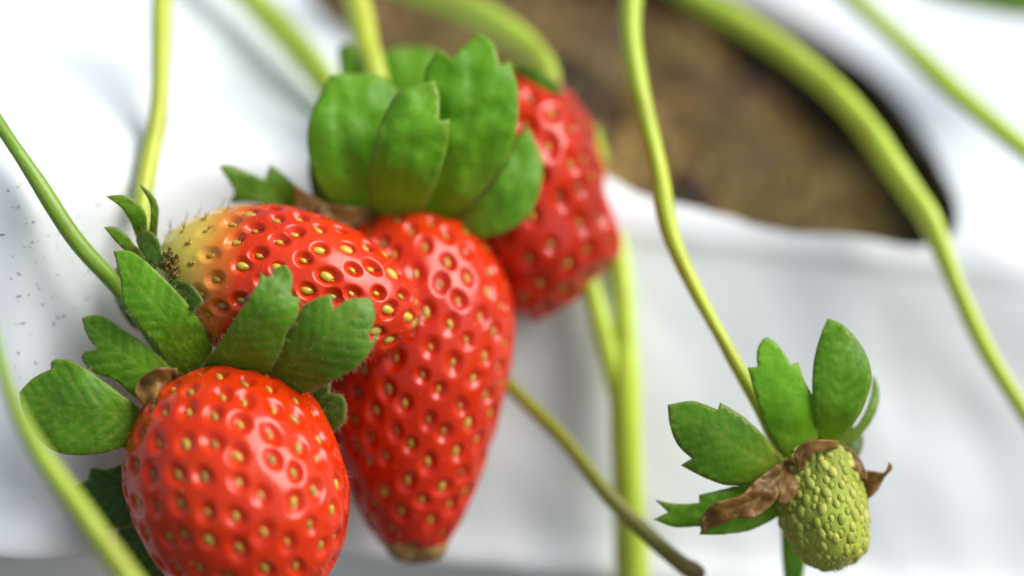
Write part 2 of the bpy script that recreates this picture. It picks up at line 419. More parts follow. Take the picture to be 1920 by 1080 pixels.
def stem_hairs(w_, rr, n, ln, parent, lo=0.0, hi=1.0):
    it = []
    for _ in range(n):
        i = int(random.uniform(lo, hi) * (len(w_) - 1)); d = rng.normal(size=3); T = w_[min(i + 1, len(w_) - 1)] - w_[max(i - 1, 0)]
        T /= np.linalg.norm(T); d -= T * (d @ T); d /= np.linalg.norm(d)
        r0 = w_[i] + T * random.uniform(-.05, .05) + d * rr[i] * 0.95
        it.append((r0, r0 + d * ln * random.uniform(.5, 1.2) + T * random.uniform(-.04, .04), np.zeros(3), 0.0022))
    v, f = hair_mesh(it)
    return tag(mesh_obj("fine_hairs", v, f, M_hair, parent), kind="stuff")

def smooth_outline(pts, step=5.0):
    """pts (x,y) smooth or (x,y,1) sharp, closed"""
    n = len(pts); out = []
    for i in range(n):
        a, b, c, d = pts[i - 1], pts[i], pts[(i + 1) % n], pts[(i + 2) % n]
        B, C = np.array(b[:2], float), np.array(c[:2], float); Ln = np.linalg.norm(C - B)
        m0 = (C - np.array(a[:2])) * 0.5 if len(b) < 3 else (C - B) * 0.9
        m1 = (np.array(d[:2]) - B) * 0.5 if len(c) < 3 else (C - B) * 0.9
        for m in (m0, m1):
            l = np.linalg.norm(m)
            if l > 1.2 * Ln: m *= 1.2 * Ln / l
        k = max(2, int(Ln / step))
        for q in range(k):
            t = q / k; t2, t3 = t * t, t ** 3
            out.append((2 * t3 - 3 * t2 + 1) * B + (t3 - 2 * t2 + t) * m0 + (-2 * t3 + 3 * t2) * C + (t3 - t2) * m1)
    return np.array(out)

def in_poly(p, poly):
    x, y = p; c = False; n = len(poly); j = n - 1
    for i in range(n):
        if (poly[i, 1] > y) != (poly[j, 1] > y) and x < (poly[j, 0] - poly[i, 0]) * (y - poly[i, 1]) / (poly[j, 1] - poly[i, 1]) + poly[i, 0]: c = not c
        j = i
    return c

def leaf(name, outline, rib, parent, mat, cup=0.35, crumple=0.03, grid=9.0, fuzz=0, thick=0.035, roll=0.0, seed=None, veins=True, ridge=0.0, longv=False):
    """outline in pixels; rib: (px,py,depth) from base to tip; cup: how far the margins bend away (cm per cm^2)"""
    seed = random.uniform(0, 50) if seed is None else seed
    ol = smooth_outline(outline, grid * 0.6)
    lo, hi = ol.min(0), ol.max(0)
    seg = np.roll(ol, -1, 0) - ol
    pts = [Vector(p) for p in ol]
    y = lo[1]; row = 0
    while y < hi[1]:
        x = lo[0] + (grid / 2 if row % 2 else 0)
        while x < hi[0]:
            p = np.array([x, y]) + rng.uniform(-.12, .12, 2) * grid
            tt = np.clip(((p - ol) * seg).sum(1) / np.maximum((seg ** 2).sum(1), 1e-9), 0, 1)
            dist = np.linalg.norm(ol + seg * tt[:, None] - p, axis=1).min()
            if dist > grid * 0.45 and in_poly(p, ol): pts.append(Vector(p))
            x += grid
        y += grid * 0.866; row += 1
    n = len(ol)
    res = delaunay_2d_cdt(pts, [(i, (i + 1) % n) for i in range(n)], [], 1, 1e-4)
    v2 = np.array([tuple(v) for v in res[0]]); faces = [tuple(reversed(f)) for f in res[2]]
    rb = catmull(rib, 60); rxy = rb[:, :2]; rl = np.concatenate([[0], np.cumsum(np.linalg.norm(np.diff(rxy, axis=0), axis=1))])
    ppc = FPX / rb[:, 2].mean(); Ltot = rl[-1]
    V, vein, al, ed = [], [], [], []
    for p in v2:
        dd = np.linalg.norm(rxy - p, axis=1); i = int(np.argmin(dd)); s = dd[i] / ppc
        t_ = rxy[min(i + 1, 59)] - rxy[max(i - 1, 0)]
        sg = 1 if t_[0] * (p[1] - rxy[i, 1]) - t_[1] * (p[0] - rxy[i, 0]) > 0 else -1
        along = rl[i] / ppc
        tt = np.clip(((p - ol) * seg).sum(1) / np.maximum((seg ** 2).sum(1), 1e-9), 0, 1)
        ds = np.linalg.norm(ol + seg * tt[:, None] - p, axis=1).min() / ppc
        vv = math.exp(-(s / 0.022) ** 2)
        if longv:
            vv = max(vv, 0.6 * math.exp(-(((s / 0.17 + 0.3 * math.sin(3 * along + seed)) % 1.0 - 0.5) / 0.13) ** 2) * min(1, s / 0.08))
        elif veins:
            ph = ((along - 0.95 * s) / 0.20 + seed) % 1.0
            vv = max(vv, 0.75 * math.exp(-((ph - 0.5) / 0.15) ** 2) * min(1, s / 0.06))
        q = P(p[0], p[1], rb[i, 2])
        d = rb[i, 2] + cup * s * s + roll * sg * s + crumple * (nz(q, 2.2, seed) * 1.6 + 0.5 * nz(q, 6, seed)) + 0.012 * vv + ridge * math.cos(s * 2 * math.pi / 0.42 + 0.6 * sg) * min(1, ds / 0.12)
        V.append(P(p[0], p[1], d)); vein.append(vv); al.append(rl[i] / Ltot); ed.append(math.exp(-(ds / 0.03) ** 2))
    base = P(*rib[0])
    ob = mesh_obj(name, V, faces, mat, parent, attrs={"vein": vein, "along": al, "edge": ed}, origin=base)
    so = ob.modifiers.new("thickness", 'SOLIDIFY'); so.thickness = thick * CM; so.offset = 0
    if fuzz:
        it = []
        c2 = ol.mean(0); area = 0.5 * np.sum(ol[:, 0] * np.roll(ol[:, 1], -1) - np.roll(ol[:, 0], -1) * ol[:, 1])
        tree = np.array(V); v2a = v2
        for i in range(n):
            for _ in range(fuzz):
                u = random.random(); e0 = ol[i] + seg[i] * u
                nn = np.array([seg[i][1], -seg[i][0]]) * (1 if area > 0 else -1); nn /= max(np.linalg.norm(nn), 1e-6)
                k = int(np.argmin(((v2a - e0) ** 2).sum(1))); d = ((tree[k] - CO) @ FW)
                nn = nn + rng.normal(0, .5, 2); l = random.uniform(2.5, 8)
                it.append((P(*(e0 - nn * 1.5), d), P(*(e0 + nn * l), d + random.uniform(-.05, .03)), np.zeros(3), 0.0018))
        for _ in range(len(V) // 4):           # down on the blade
            k = random.randrange(len(V)); d = (tree[k] - CO) @ FW
            a = v2a[k]; l = rng.normal(0, 3.5, 2)
            it.append((P(*a, d - thick * .4), P(*(a + l), d - thick * .5 - random.uniform(.02, .06)), np.zeros(3), 0.0012))
        v, f = hair_mesh(it)
        tag(mesh_obj("fine_hairs", v, f, M_hair, ob), kind="stuff")
    return ob

def make_seed_mesh(name, mat):
    v, f = [(0, 0, -1.0)], []
    for j in range(1, 5):
        th = math.pi * j / 5; z = -math.cos(th); r = math.sin(th) * (1.0 - 0.12 * z)
        for i in range(7):
            v.append((r * math.cos(i * 2 * math.pi / 7), r * math.sin(i * 2 * math.pi / 7), z))
    v.append((0, 0, 1.06)); e_ = len(v) - 1
    for i in range(7):
        i2 = (i + 1) % 7
        f.append((0, 1 + i2, 1 + i)); f.append((e_, 22 + i, 22 + i2))
        for j in range(3): f.append((1 + j * 7 + i, 1 + j * 7 + i2, 8 + j * 7 + i2, 8 + j * 7 + i))
    me = bpy.data.meshes.new(name); me.from_pydata([tuple(c * CM for c in q) for q in v], [], f)
    me.polygons.foreach_set("use_smooth", [True] * len(me.polygons)); me.materials.append(mat)
    return me

def berry(parent, A, B, prof, mat, seedmat, nseeds, dim=0.09, seedsize=(0.085, 0.055), lumps=(), bend=(0, 0, 0), squash=1.0, roll=0.0,
          dim_from=(-1, 0), nu_=330, nv_=260, styles=None, fuzz=0, sizevar=0.12, seed_out=0.2, wob=0.05, seed=1.0, dimr=0.46, seed_from=0.02, jit=0.085, pit=(0.12, 1.05)):
    A, B = P(*A), P(*B); ax = B - A; Ln = np.linalg.norm(ax); ax = ax / Ln
    e1 = np.cross(ax, FW); e1 /= np.linalg.norm(e1); e2 = np.cross(ax, e1)
    pr = np.array(prof, float); pr = np.column_stack([pr[:, 0] * Ln, pr[:, 1]])
    c = catmull(pr, 1200); c[:, 1] = np.maximum(c[:, 1], 0); c[0, 1] = 0; c[-1, 1] = 0
    sl = np.concatenate([[0], np.cumsum(np.hypot(*np.diff(c, axis=0).T))])
    u = np.linspace(0, sl[-1], nv_); X = np.interp(u, sl, c[:, 0]); R = np.interp(u, sl, c[:, 1])
    bend = np.array(bend, float)
    def surf(x, r, ph):
        x, r, ph = np.broadcast_arrays(x, r, ph)
        t = x / Ln
        k = 1 + wob * (np.sin(2 * ph + seed * 3 + 2.1 * t) * 0.5 + 0.5 * np.sin(3 * ph + seed * 7 - 3 * t) + 0.4 * np.sin(5 * t + seed * 2 + ph))
        rr = r * k
        p = A + x[..., None] * ax + (rr * np.cos(ph))[..., None] * e1 + (rr * squash * np.sin(ph))[..., None] * e2 + (4 * t * (1 - t))[..., None] * bend
        return p
    ph = np.linspace(0, 2 * math.pi, nu_, endpoint=False)
    def lumpy(p):
        cen_ = A + ax * Ln * 0.45
        for (lx, ly, ld, amp, sig) in lumps:
            q = P(lx, ly, ld); d2 = ((p - q) ** 2).sum(-1); dr = q - cen_; dr = dr / np.linalg.norm(dr)
            p = p + (amp * np.exp(-d2 / (2 * sig * sig)))[..., None] * dr
        return p
    G = lumpy(surf(X[:, None], R[:, None], ph[None, :]))
    du = np.roll(G, -1, 1) - np.roll(G, 1, 1); dvv = np.gradient(G, axis=0)
    N = np.cross(du, dvv); N /= np.maximum(np.linalg.norm(N, axis=2), 1e-12)[..., None]
    N[0] = -ax; N[-1] = ax
    if ((G - (A + ax * Ln * 0.5)) * N).sum() < 0: N = -N
    # seeds: phyllotaxis at even density
    area = np.concatenate([[0], np.cumsum(2 * math.pi * (R[1:] + R[:-1]) / 2 * np.diff(u))]); tot = area[-1]
    spc = math.sqrt(tot / nseeds)
    i_ = np.arange(nseeds); q_ = (i_ + 0.5) / nseeds * tot
    su = np.interp(q_, area, u); keep = su > seed_from * sl[-1]
    su = su + rng.normal(0, jit * spc, nseeds); su = np.clip(su, 0.01, sl[-1] - 0.02)
    sph = i_ * 2.399963 + rng.normal(0, jit, nseeds) * spc / np.maximum(np.interp(su, u, R), .2) + roll
    su, sph = su[keep], sph[keep]; ns_ = len(su)
    iv = np.clip(np.round(su / sl[-1] * (nv_ - 1)).astype(int), 1, nv_ - 2); iu = np.round(np.mod(sph, 2 * math.pi) / (2 * math.pi) * nu_).astype(int) % nu_
    SP = G[iv, iu]; SN = N[iv, iu]; ST = np.interp(su, u, X) / Ln
    amp = dim * sstep(dim_from[0], dim_from[1], ST) * rng.uniform(0.75, 1.15, ns_)
    rad_ = spc * dimr * rng.uniform(0.85, 1.12, ns_)
    flat = G.reshape(-1, 3); disp = np.zeros(len(flat)); near = np.full(len(flat), 9.0)
    for k in range(ns_):
        dv_ = flat - SP[k]; d = np.linalg.norm(dv_, axis=1); m = d < rad_[k] * 1.9
        sk = ax + rng.normal(0, .3, 3); sk -= SN[k] * (sk @ SN[k]); sk /= np.linalg.norm(sk)
        dl = dv_[m] @ sk; st = rng.uniform(1.05, 1.4); te = rng.uniform(-.12, .12)
        x = np.sqrt(np.maximum(d[m] ** 2 - dl ** 2, 0) * (1.12 + te * dl / rad_[k]) + (dl / st) ** 2) / rad_[k]
        disp[m] = np.minimum(disp[m], -amp[k] * (1 - sstep(pit[0], pit[1], x)))
        near[m] = np.minimum(near[m], x)
    disp = disp + 0.014 * np.array([nz(p, 1.7, seed) for p in flat]) * (2.5 if wob > .05 else 1.5)
    disp = np.maximum(disp, -1.25 * dim)
    NF = N.reshape(-1, 3)
    Vv = flat + NF * disp[:, None]
    F_ = [(j * nu_ + i, j * nu_ + (i + 1) % nu_, (j + 1) * nu_ + (i + 1) % nu_, (j + 1) * nu_ + i) for j in range(nv_ - 1) for i in range(nu_)]
    at = np.repeat(X / Ln, nu_)
    fl = mesh_obj("flesh", Vv, F_, mat, parent, attrs={"axis_t": at}, origin=A)
    # seeds as objects
    me = make_seed_mesh("seed", seedmat); first = None; st_items = []
    for k in range(ns_):
        nrm = SN[k]; lg = ax - nrm * (ax @ nrm); lg /= max(np.linalg.norm(lg), 1e-6)
        lg = lg + np.cross(nrm, lg) * random.gauss(0, .2); lg /= np.linalg.norm(lg); sd_ = np.cross(nrm, lg)
        idx = iv[k] * nu_ + iu[k]
        szk = random.uniform(1 - sizevar, 1 + sizevar)
        if sizevar > 0.3: szk = random.choice([0.55, 0.62, 0.7, 0.95, 1.1, 1.2]) if ST[k] > 0.24 else random.uniform(.4, .62)
        l_, w2 = seedsize[0] * szk, seedsize[1] * szk; h_ = w2 * 0.8
        pos = Vv[idx] + nrm * (h_ * seed_out)
        ob = bpy.data.objects.new("seed", me)
        COL.objects.link(ob)
        Mx = Matrix(((sd_[0] * w2, nrm[0] * h_, lg[0] * l_, (pos[0] - A[0]) * CM), (sd_[1] * w2, nrm[1] * h_, lg[1] * l_, (pos[1] - A[1]) * CM), (sd_[2] * w2, nrm[2] * h_, lg[2] * l_, (pos[2] - A[2]) * CM), (0, 0, 0, 1)))
        ob.parent = fl; ob.matrix_basis = Mx
        if styles:
            n_ = styles if ST[k] > .2 else styles + 1
            for _ in range(n_):
                if random.random() < 0.15: continue
                dr = nrm * random.uniform(.5, 1.0) + lg * random.uniform(.3, 1.1) + sd_ * random.gauss(0, .25); dr /= np.linalg.norm(dr)
                ln = random.uniform(.13, .26) * (1 if sizevar > .3 else .3); r0 = pos + nrm * h_ * .3 + lg * l_ * .5
                st_items.append((r0, r0 + dr * ln, nrm * random.uniform(-.02, .03) + sd_ * random.gauss(0, .015), 0.0075 if sizevar > .3 else 0.004))
    if st_items:
        v, f = hair_mesh(st_items); tag(mesh_obj("seed_styles", v, f, M_style, fl), kind="stuff")
    if fuzz:
        it = []
        for k in rng.integers(nu_ * 4, len(Vv) - nu_ * 2, fuzz):
            nrm = NF[k]; dr = nrm + rng.normal(0, .45, 3) + ax * .3; dr /= np.linalg.norm(dr)
            it.append((Vv[k] - nrm * .01, Vv[k] + dr * random.uniform(.05, .12), rng.normal(0, .008, 3), 0.0014))
        v, f = hair_mesh(it); tag(mesh_obj("fine_hairs", v, f, M_hair, fl), kind="stuff")
    return fl, dict(A=A, B=B, ax=ax, e1=e1, e2=e2)

S = 1
# ------------------------------------------------------------------ front strawberry
def front_berry():
    t = thing("strawberry", "plump red strawberry cropped below, with wide spreading toothed green sepals", "strawberry", P(360, 750, 28.7), "strawberries on the plant")
    berry(t, (372, 727, 28.9), (535, 1135, 27.5), [(0, 0), (-0.005, .45), (.03, .85), (.12, 1.22), (.27, 1.5), (.45, 1.56), (.62, 1.5), (.78, 1.27), (.9, .92), (.97, .52), (1, 0)],
          M_front, M_seed_olive, 195, dim=0.075, seedsize=(.074, .045), seed_out=-0.05, sizevar=.3, dimr=.40, pit=(.25, 1.05), wob=0.035, seed=1.3, fuzz=700, roll=0.6)
    def L(*a, **k): return leaf("sepal", *a, **{**dict(grid=5.5), **k})
    L([(213, 470, 1), (250, 474), (300, 515), (355, 575), (390, 630), (397, 665), (372, 715), (330, 705), (295, 650), (258, 606), (233, 570), (226, 520)],
      [(365, 712, 28.75), (318, 610, 28.05), (265, 540, 27.9), (216, 474, 28.05)], t, M_sep_bright, cup=0.35, fuzz=1, seed=2.2)
    L([(154, 596, 1), (190, 592), (231, 618), (280, 652), (330, 700), (350, 740), (300, 768), (255, 745), (215, 712), (180, 700), (158, 680), (157, 662), (183, 654, 1), (165, 630)],
      [(345, 742, 28.7), (280, 695, 28.3), (215, 650, 28.2), (157, 600, 28.5)], t, M_sep_bright, cup=0.3, fuzz=1, seed=5.1)
    L([(36, 736, 1), (63, 709), (96, 693, 1), (101, 676), (135, 678), (178, 704), (231, 743), (285, 778), (330, 770), (300, 812), (260, 824), (226, 840), (168, 852), (111, 848), (72, 820), (45, 772)],
      [(325, 775, 28.6), (230, 775, 28.0), (140, 765, 27.8), (40, 740, 28.0)], t, M_sep, cup=0.3, fuzz=1, seed=7.7)
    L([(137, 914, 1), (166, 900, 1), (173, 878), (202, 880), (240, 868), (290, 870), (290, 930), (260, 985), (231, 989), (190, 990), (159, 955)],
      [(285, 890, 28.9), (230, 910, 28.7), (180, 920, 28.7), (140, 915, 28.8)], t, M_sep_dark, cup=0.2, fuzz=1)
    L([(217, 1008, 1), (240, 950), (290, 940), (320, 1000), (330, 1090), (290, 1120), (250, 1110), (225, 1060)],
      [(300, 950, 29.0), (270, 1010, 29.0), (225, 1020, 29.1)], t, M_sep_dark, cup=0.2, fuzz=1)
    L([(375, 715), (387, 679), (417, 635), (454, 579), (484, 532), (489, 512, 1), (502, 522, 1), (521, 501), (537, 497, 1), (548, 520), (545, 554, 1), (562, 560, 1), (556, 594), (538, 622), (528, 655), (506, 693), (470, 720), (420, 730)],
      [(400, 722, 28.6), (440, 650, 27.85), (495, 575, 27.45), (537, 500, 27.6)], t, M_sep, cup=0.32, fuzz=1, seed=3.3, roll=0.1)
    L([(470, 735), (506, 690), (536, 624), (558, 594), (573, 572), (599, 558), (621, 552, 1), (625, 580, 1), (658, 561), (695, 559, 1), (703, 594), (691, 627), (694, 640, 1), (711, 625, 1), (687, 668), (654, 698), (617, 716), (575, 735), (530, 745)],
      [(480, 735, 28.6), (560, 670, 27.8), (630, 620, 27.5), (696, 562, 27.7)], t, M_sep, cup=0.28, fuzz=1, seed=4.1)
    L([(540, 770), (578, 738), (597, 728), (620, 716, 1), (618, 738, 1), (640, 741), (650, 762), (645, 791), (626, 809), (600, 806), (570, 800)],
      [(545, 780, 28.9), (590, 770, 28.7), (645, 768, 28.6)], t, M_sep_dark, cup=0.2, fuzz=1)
    leaf("dried_petal", [(253, 728), (270, 704), (299, 690), (332, 690, 1), (334, 706), (314, 735), (303, 762), (286, 773, 1), (262, 752)],
         [(322, 735, 28.2), (295, 730, 27.9), (258, 728, 28.05)], t, M_dry, cup=-1.6, crumple=0.22, grid=4.5, veins=True)
    o, w_, rr = tube("stem", [(-70, 130, 28.7, 13), (0, 236, 28.3, 13), (60, 325, 28.2, 14), (140, 448, 28.3, 15), (225, 545, 28.6, 16), (300, 650, 28.95, 17), (352, 735, 29.0, 17)], M_stem_green, t, seed=1)
    stem_hairs(w_, rr, 260, 0.10, o)
front_berry()

# ------------------------------------------------------------------ strawberry lying across, yellowish shoulder
def lying_berry():
    t = thing("strawberry", "half ripe strawberry lying sideways, yellowish shoulder with dark hairs on its seeds", "strawberry", P(310, 490, 28.9), "strawberries on the plant")
    berry(t, (306, 492, 29.1), (790, 598, 28.9), [(0, 0), (.0, .3), (.012, .5), (.08, .74), (.2, .98), (.36, 1.14), (.54, 1.13), (.72, .98), (.87, .70), (.96, .38), (1, 0)],
          M_yel, M_seed, 185, dim=0.09, seedsize=(.098, .066), pit=(0.3, 1.02), wob=0.03, seed=2.2, dim_from=(.12, .3), styles=1, fuzz=1500, sizevar=0.4, roll=1.0, dimr=0.41)
    kw = dict(cup=0.5, fuzz=1, grid=6)
    leaf("sepal", [(199, 368, 1), (232, 366), (258, 381), (273, 401), (276, 427), (280, 462), (258, 448), (245, 416), (228, 390)], [(272, 460, 28.8), (262, 415, 28.4), (240, 382, 28.2), (202, 369, 28.1)], t, M_sep, **kw)
    leaf("sepal", [(261, 344, 1), (284, 364), (297, 390), (295, 427), (292, 460), (277, 455), (282, 409), (280, 379)], [(286, 460, 28.8), (289, 415, 28.5), (286, 380, 28.4), (263, 347, 28.4)], t, M_sep, **kw)
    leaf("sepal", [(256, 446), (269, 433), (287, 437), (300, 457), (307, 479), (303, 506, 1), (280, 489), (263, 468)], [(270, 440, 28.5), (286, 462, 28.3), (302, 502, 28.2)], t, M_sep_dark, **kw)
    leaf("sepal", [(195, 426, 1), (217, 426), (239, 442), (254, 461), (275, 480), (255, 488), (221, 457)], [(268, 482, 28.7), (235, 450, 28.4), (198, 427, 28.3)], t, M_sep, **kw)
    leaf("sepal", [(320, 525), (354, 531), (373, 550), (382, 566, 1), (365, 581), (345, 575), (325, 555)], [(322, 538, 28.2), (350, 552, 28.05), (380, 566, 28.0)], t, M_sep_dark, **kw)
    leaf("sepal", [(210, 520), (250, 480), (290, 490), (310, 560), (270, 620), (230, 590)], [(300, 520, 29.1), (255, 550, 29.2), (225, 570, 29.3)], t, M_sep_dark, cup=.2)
    # withered stamens
    v, f = [], []
    for _ in range(46):
        c = P(random.gauss(320, 8), random.gauss(497, 15), 28.15 + random.uniform(-.06, .12)); r = random.uniform(.02, .045); b = len(v)
        for th in (0.6, 1.57, 2.5):
            for q in range(5): v.append(c + r * np.array([math.sin(th) * math.cos(q * 1.257), math.sin(th) * math.sin(q * 1.257), math.cos(th) * random.uniform(.8, 1.3)]))
        for j in range(2):
            for q in range(5): f.append((b + j * 5 + q, b + j * 5 + (q + 1) % 5, b + j * 5 + 5 + (q + 1) % 5, b + j * 5 + 5 + q))
        f.append(tuple(b + q for q in range(5))); f.append(tuple(b + 10 + q for q in range(5)))
    tag(mesh_obj("withered_stamens", v, f, M_stamen, t), kind="stuff")
    tube("stem", [(316, -80, 31.6, 19), (304, 0, 31.1, 18), (302, 90, 30.7, 18), (297, 210, 30.2, 18), (278, 310, 29.8, 17), (268, 390, 29.5, 16), (285, 460, 29.2, 15), (306, 490, 29.1, 14)], M_stem_pale, t, seed=3)
lying_berry()

# ------------------------------------------------------------------ long hanging strawberry with the withered tip
def long_berry():
    t = thing("strawberry", "long red strawberry hanging straight down, its tip withered brown", "strawberry", P(760, 405, 30.5), "strawberries on the plant")
    fl, fr = berry(t, (772, 403, 30.6), (777, 1026, 30.2), [(0, 0), (.0, .5), (.03, .9), (.12, 1.28), (.27, 1.55), (.42, 1.56), (.57, 1.41), (.7, 1.21), (.83, .97), (.94, .68), (1.0, .42), (1.01, 0)],
          M_deep, M_seed_olive, 265, dim=0.075, seedsize=(.074, .045), seed_out=-0.05, sizevar=.3, dimr=.40, pit=(.25, 1.05), wob=0.03, seed=3.7, fuzz=500, roll=2.0)
    # withered tip
    B = fr['B']; v, f, n_, m_ = [], [], 22, 9
    for j in range(m_):
        th = math.pi * j / (m_ - 1); 
        for i in range(n_):
            a = 2 * math.pi * i / n_; r = (.45 * math.sin(th) ** .9) * (1 + .16 * math.sin(3 * a + 1) + .08 * math.sin(7 * a))
            p = B + fr['e1'] * r * math.cos(a) + fr['e2'] * r * math.sin(a) + fr['ax'] * (-.34 * math.cos(th) - .12 + .05 * math.cos(2 * a))
            v.append(p + 0.05 * np.array([nz(p, 4, 1), nz(p, 4, 5), nz(p, 4, 9)]))
    for j in range(m_ - 1):
        for i in range(n_): f.append((j * n_ + i, j * n_ + (i + 1) % n_, (j + 1) * n_ + (i + 1) % n_, (j + 1) * n_ + i))
    tag(mesh_obj("withered_tip", v, f, M_tip, t), "dried brown tip of the berry")
    def L(o, r, m=M_sep_bright, **k): return leaf("sepal", o, r, t, m, **{**dict(cup=0.22, grid=10, ridge=0.012, thick=0.018, longv=True, crumple=0.05), **k})
    L([(620, 140, 1), (598, 180), (579, 230), (577, 280), (590, 330), (612, 372), (655, 398), (705, 405), (725, 395), (720, 320), (725, 240), (747, 172, 1), (715, 143), (660, 138)],
      [(705, 402, 30.3), (660, 330, 29.6), (640, 240, 29.4), (625, 150, 29.6)], roll=0.05, seed=1.5)
    L([(824, 90, 1), (846, 110, 1), (873, 83), (899, 62, 1), (926, 83), (937, 122, 1), (957, 115, 1), (972, 174), (969, 239), (953, 292), (916, 346), (873, 392), (830, 413), (780, 410), (790, 341), (800, 282), (800, 200), (797, 137)],
      [(790, 408, 30.2), (850, 310, 29.5), (885, 190, 29.2), (899, 70, 29.4)], seed=3.5)
    L([(706, 255), (728, 201), (754, 169), (815, 150, 1), (824, 180), (824, 226, 1), (844, 224, 1), (837, 282), (810, 362), (780, 402), (740, 412), (700, 402), (690, 360), (692, 309)],
      [(740, 410, 30.0), (752, 330, 29.2), (775, 240, 28.9), (812, 155, 29.0)], seed=5.5, cup=0.3)
    L([(969, 255), (991, 242), (1008, 276), (1018, 309), (1008, 373), (980, 416), (937, 439), (894, 449), (850, 440), (820, 415), (850, 395), (883, 384), (926, 341), (953, 292)],
      [(835, 415, 30.2), (900, 400, 29.8), (960, 345, 29.7), (993, 250, 29.9)], seed=6.5, cup=0.3)
    L([(411, 311, 1), (432, 309), (470, 325), (497, 336, 1), (507, 308, 1), (529, 325), (553, 346), (580, 375), (620, 400), (560, 410), (520, 395), (481, 380), (432, 378), (440, 360)],
      [(600, 398, 30.3), (530, 368, 29.9), (480, 350, 29.7), (415, 313, 29.6)], m=M_sep, seed=7.5)
    L([(720, 100), (780, 88), (832, 108), (830, 170), (800, 230), (740, 230), (712, 160)], [(780, 240, 31.0), (775, 170, 31.3), (775, 92, 31.6)], seed=8.5)
    L([(580, 300), (610, 320), (640, 370), (680, 405), (640, 412), (600, 398), (582, 350)], [(665, 405, 30.4), (615, 365, 30.2), (585, 305, 30.1)], m=M_sep_dark)
    L([(632, 92, 1), (655, 80), (672, 110), (690, 170), (660, 200), (640, 150)], [(675, 195, 30.9), (660, 140, 31.1), (640, 95, 31.3)], m=M_sep)
    D = lambda o, r, **k: leaf("dried_petal", o, r, t, M_dry, **{**dict(cup=-.4, crumple=.1, grid=7), **k})
    D([(550, 344, 1), (575, 362), (610, 380), (650, 398), (640, 415), (595, 412), (560, 400)], [(640, 408, 30.1), (600, 395, 29.8), (555, 352, 29.7)])
    D([(600, 388), (640, 385), (700, 395), (705, 412), (650, 425), (605, 415)], [(700, 402, 30.0), (655, 405, 29.7), (604, 400, 29.6)])
    tube("stem", [(645, -160, 33.0, 25), (656, -70, 32.4, 25), (670, 0, 31.9, 25), (688, 85, 31.4, 24), (704, 140, 31.1, 23), (728, 280, 30.8, 22), (758, 398, 30.75, 22)], M_stem_pale, t, seed=5)
long_berry()

# ------------------------------------------------------------------ knobbly strawberry behind
def knobbly_berry():
    t = thing("strawberry", "knobbly red strawberry with a bulging side, leaning on the film beside the soil hole", "strawberry", P(985, 150, 31.3), "strawberries on the plant")
    berry(t, (962, 146, 31.5), (1008, 606, 31.1), [(0, 0), (.0, .42), (.04, .74), (.1, .98), (.2, 1.2), (.35, 1.3), (.5, 1.28), (.65, 1.16), (.8, .96), (.92, .62), (1, 0)],
          M_deep, M_seed_olive, 150, dim=0.075, seedsize=(.068, .045), wob=0.05, seed=5.2, roll=0.3,
          lumps=[(1128, 440, 31.0, .40, .48), (1158, 365, 31.0, -.10, .28), (1110, 520, 30.9, -.08, .28), (1090, 320, 30.0, .08, .4), (1080, 395, 30.0, -.08, .3), (1060, 230, 30.3, .08, .4), (1050, 480, 30.0, .10, .4)])
    tube("stem", [(640, -90, 35.5, 25), (760, -30, 34.8, 26), (860, 8, 34.0, 27), (945, 55, 33.0, 28), (1010, 110, 32.2, 27), (1030, 160, 31.8, 22), (1000, 170, 31.4, 15)], M_stem_far, t, seed=6)
    leaf("sepal", [(940, 120), (985, 120), (1040, 150), (1060, 175, 1), (1020, 175), (980, 180), (940, 165)], [(965, 145, 30.9), (1005, 150, 30.6), (1055, 174, 30.5)], t, M_sep, cup=.3)
knobbly_berry()

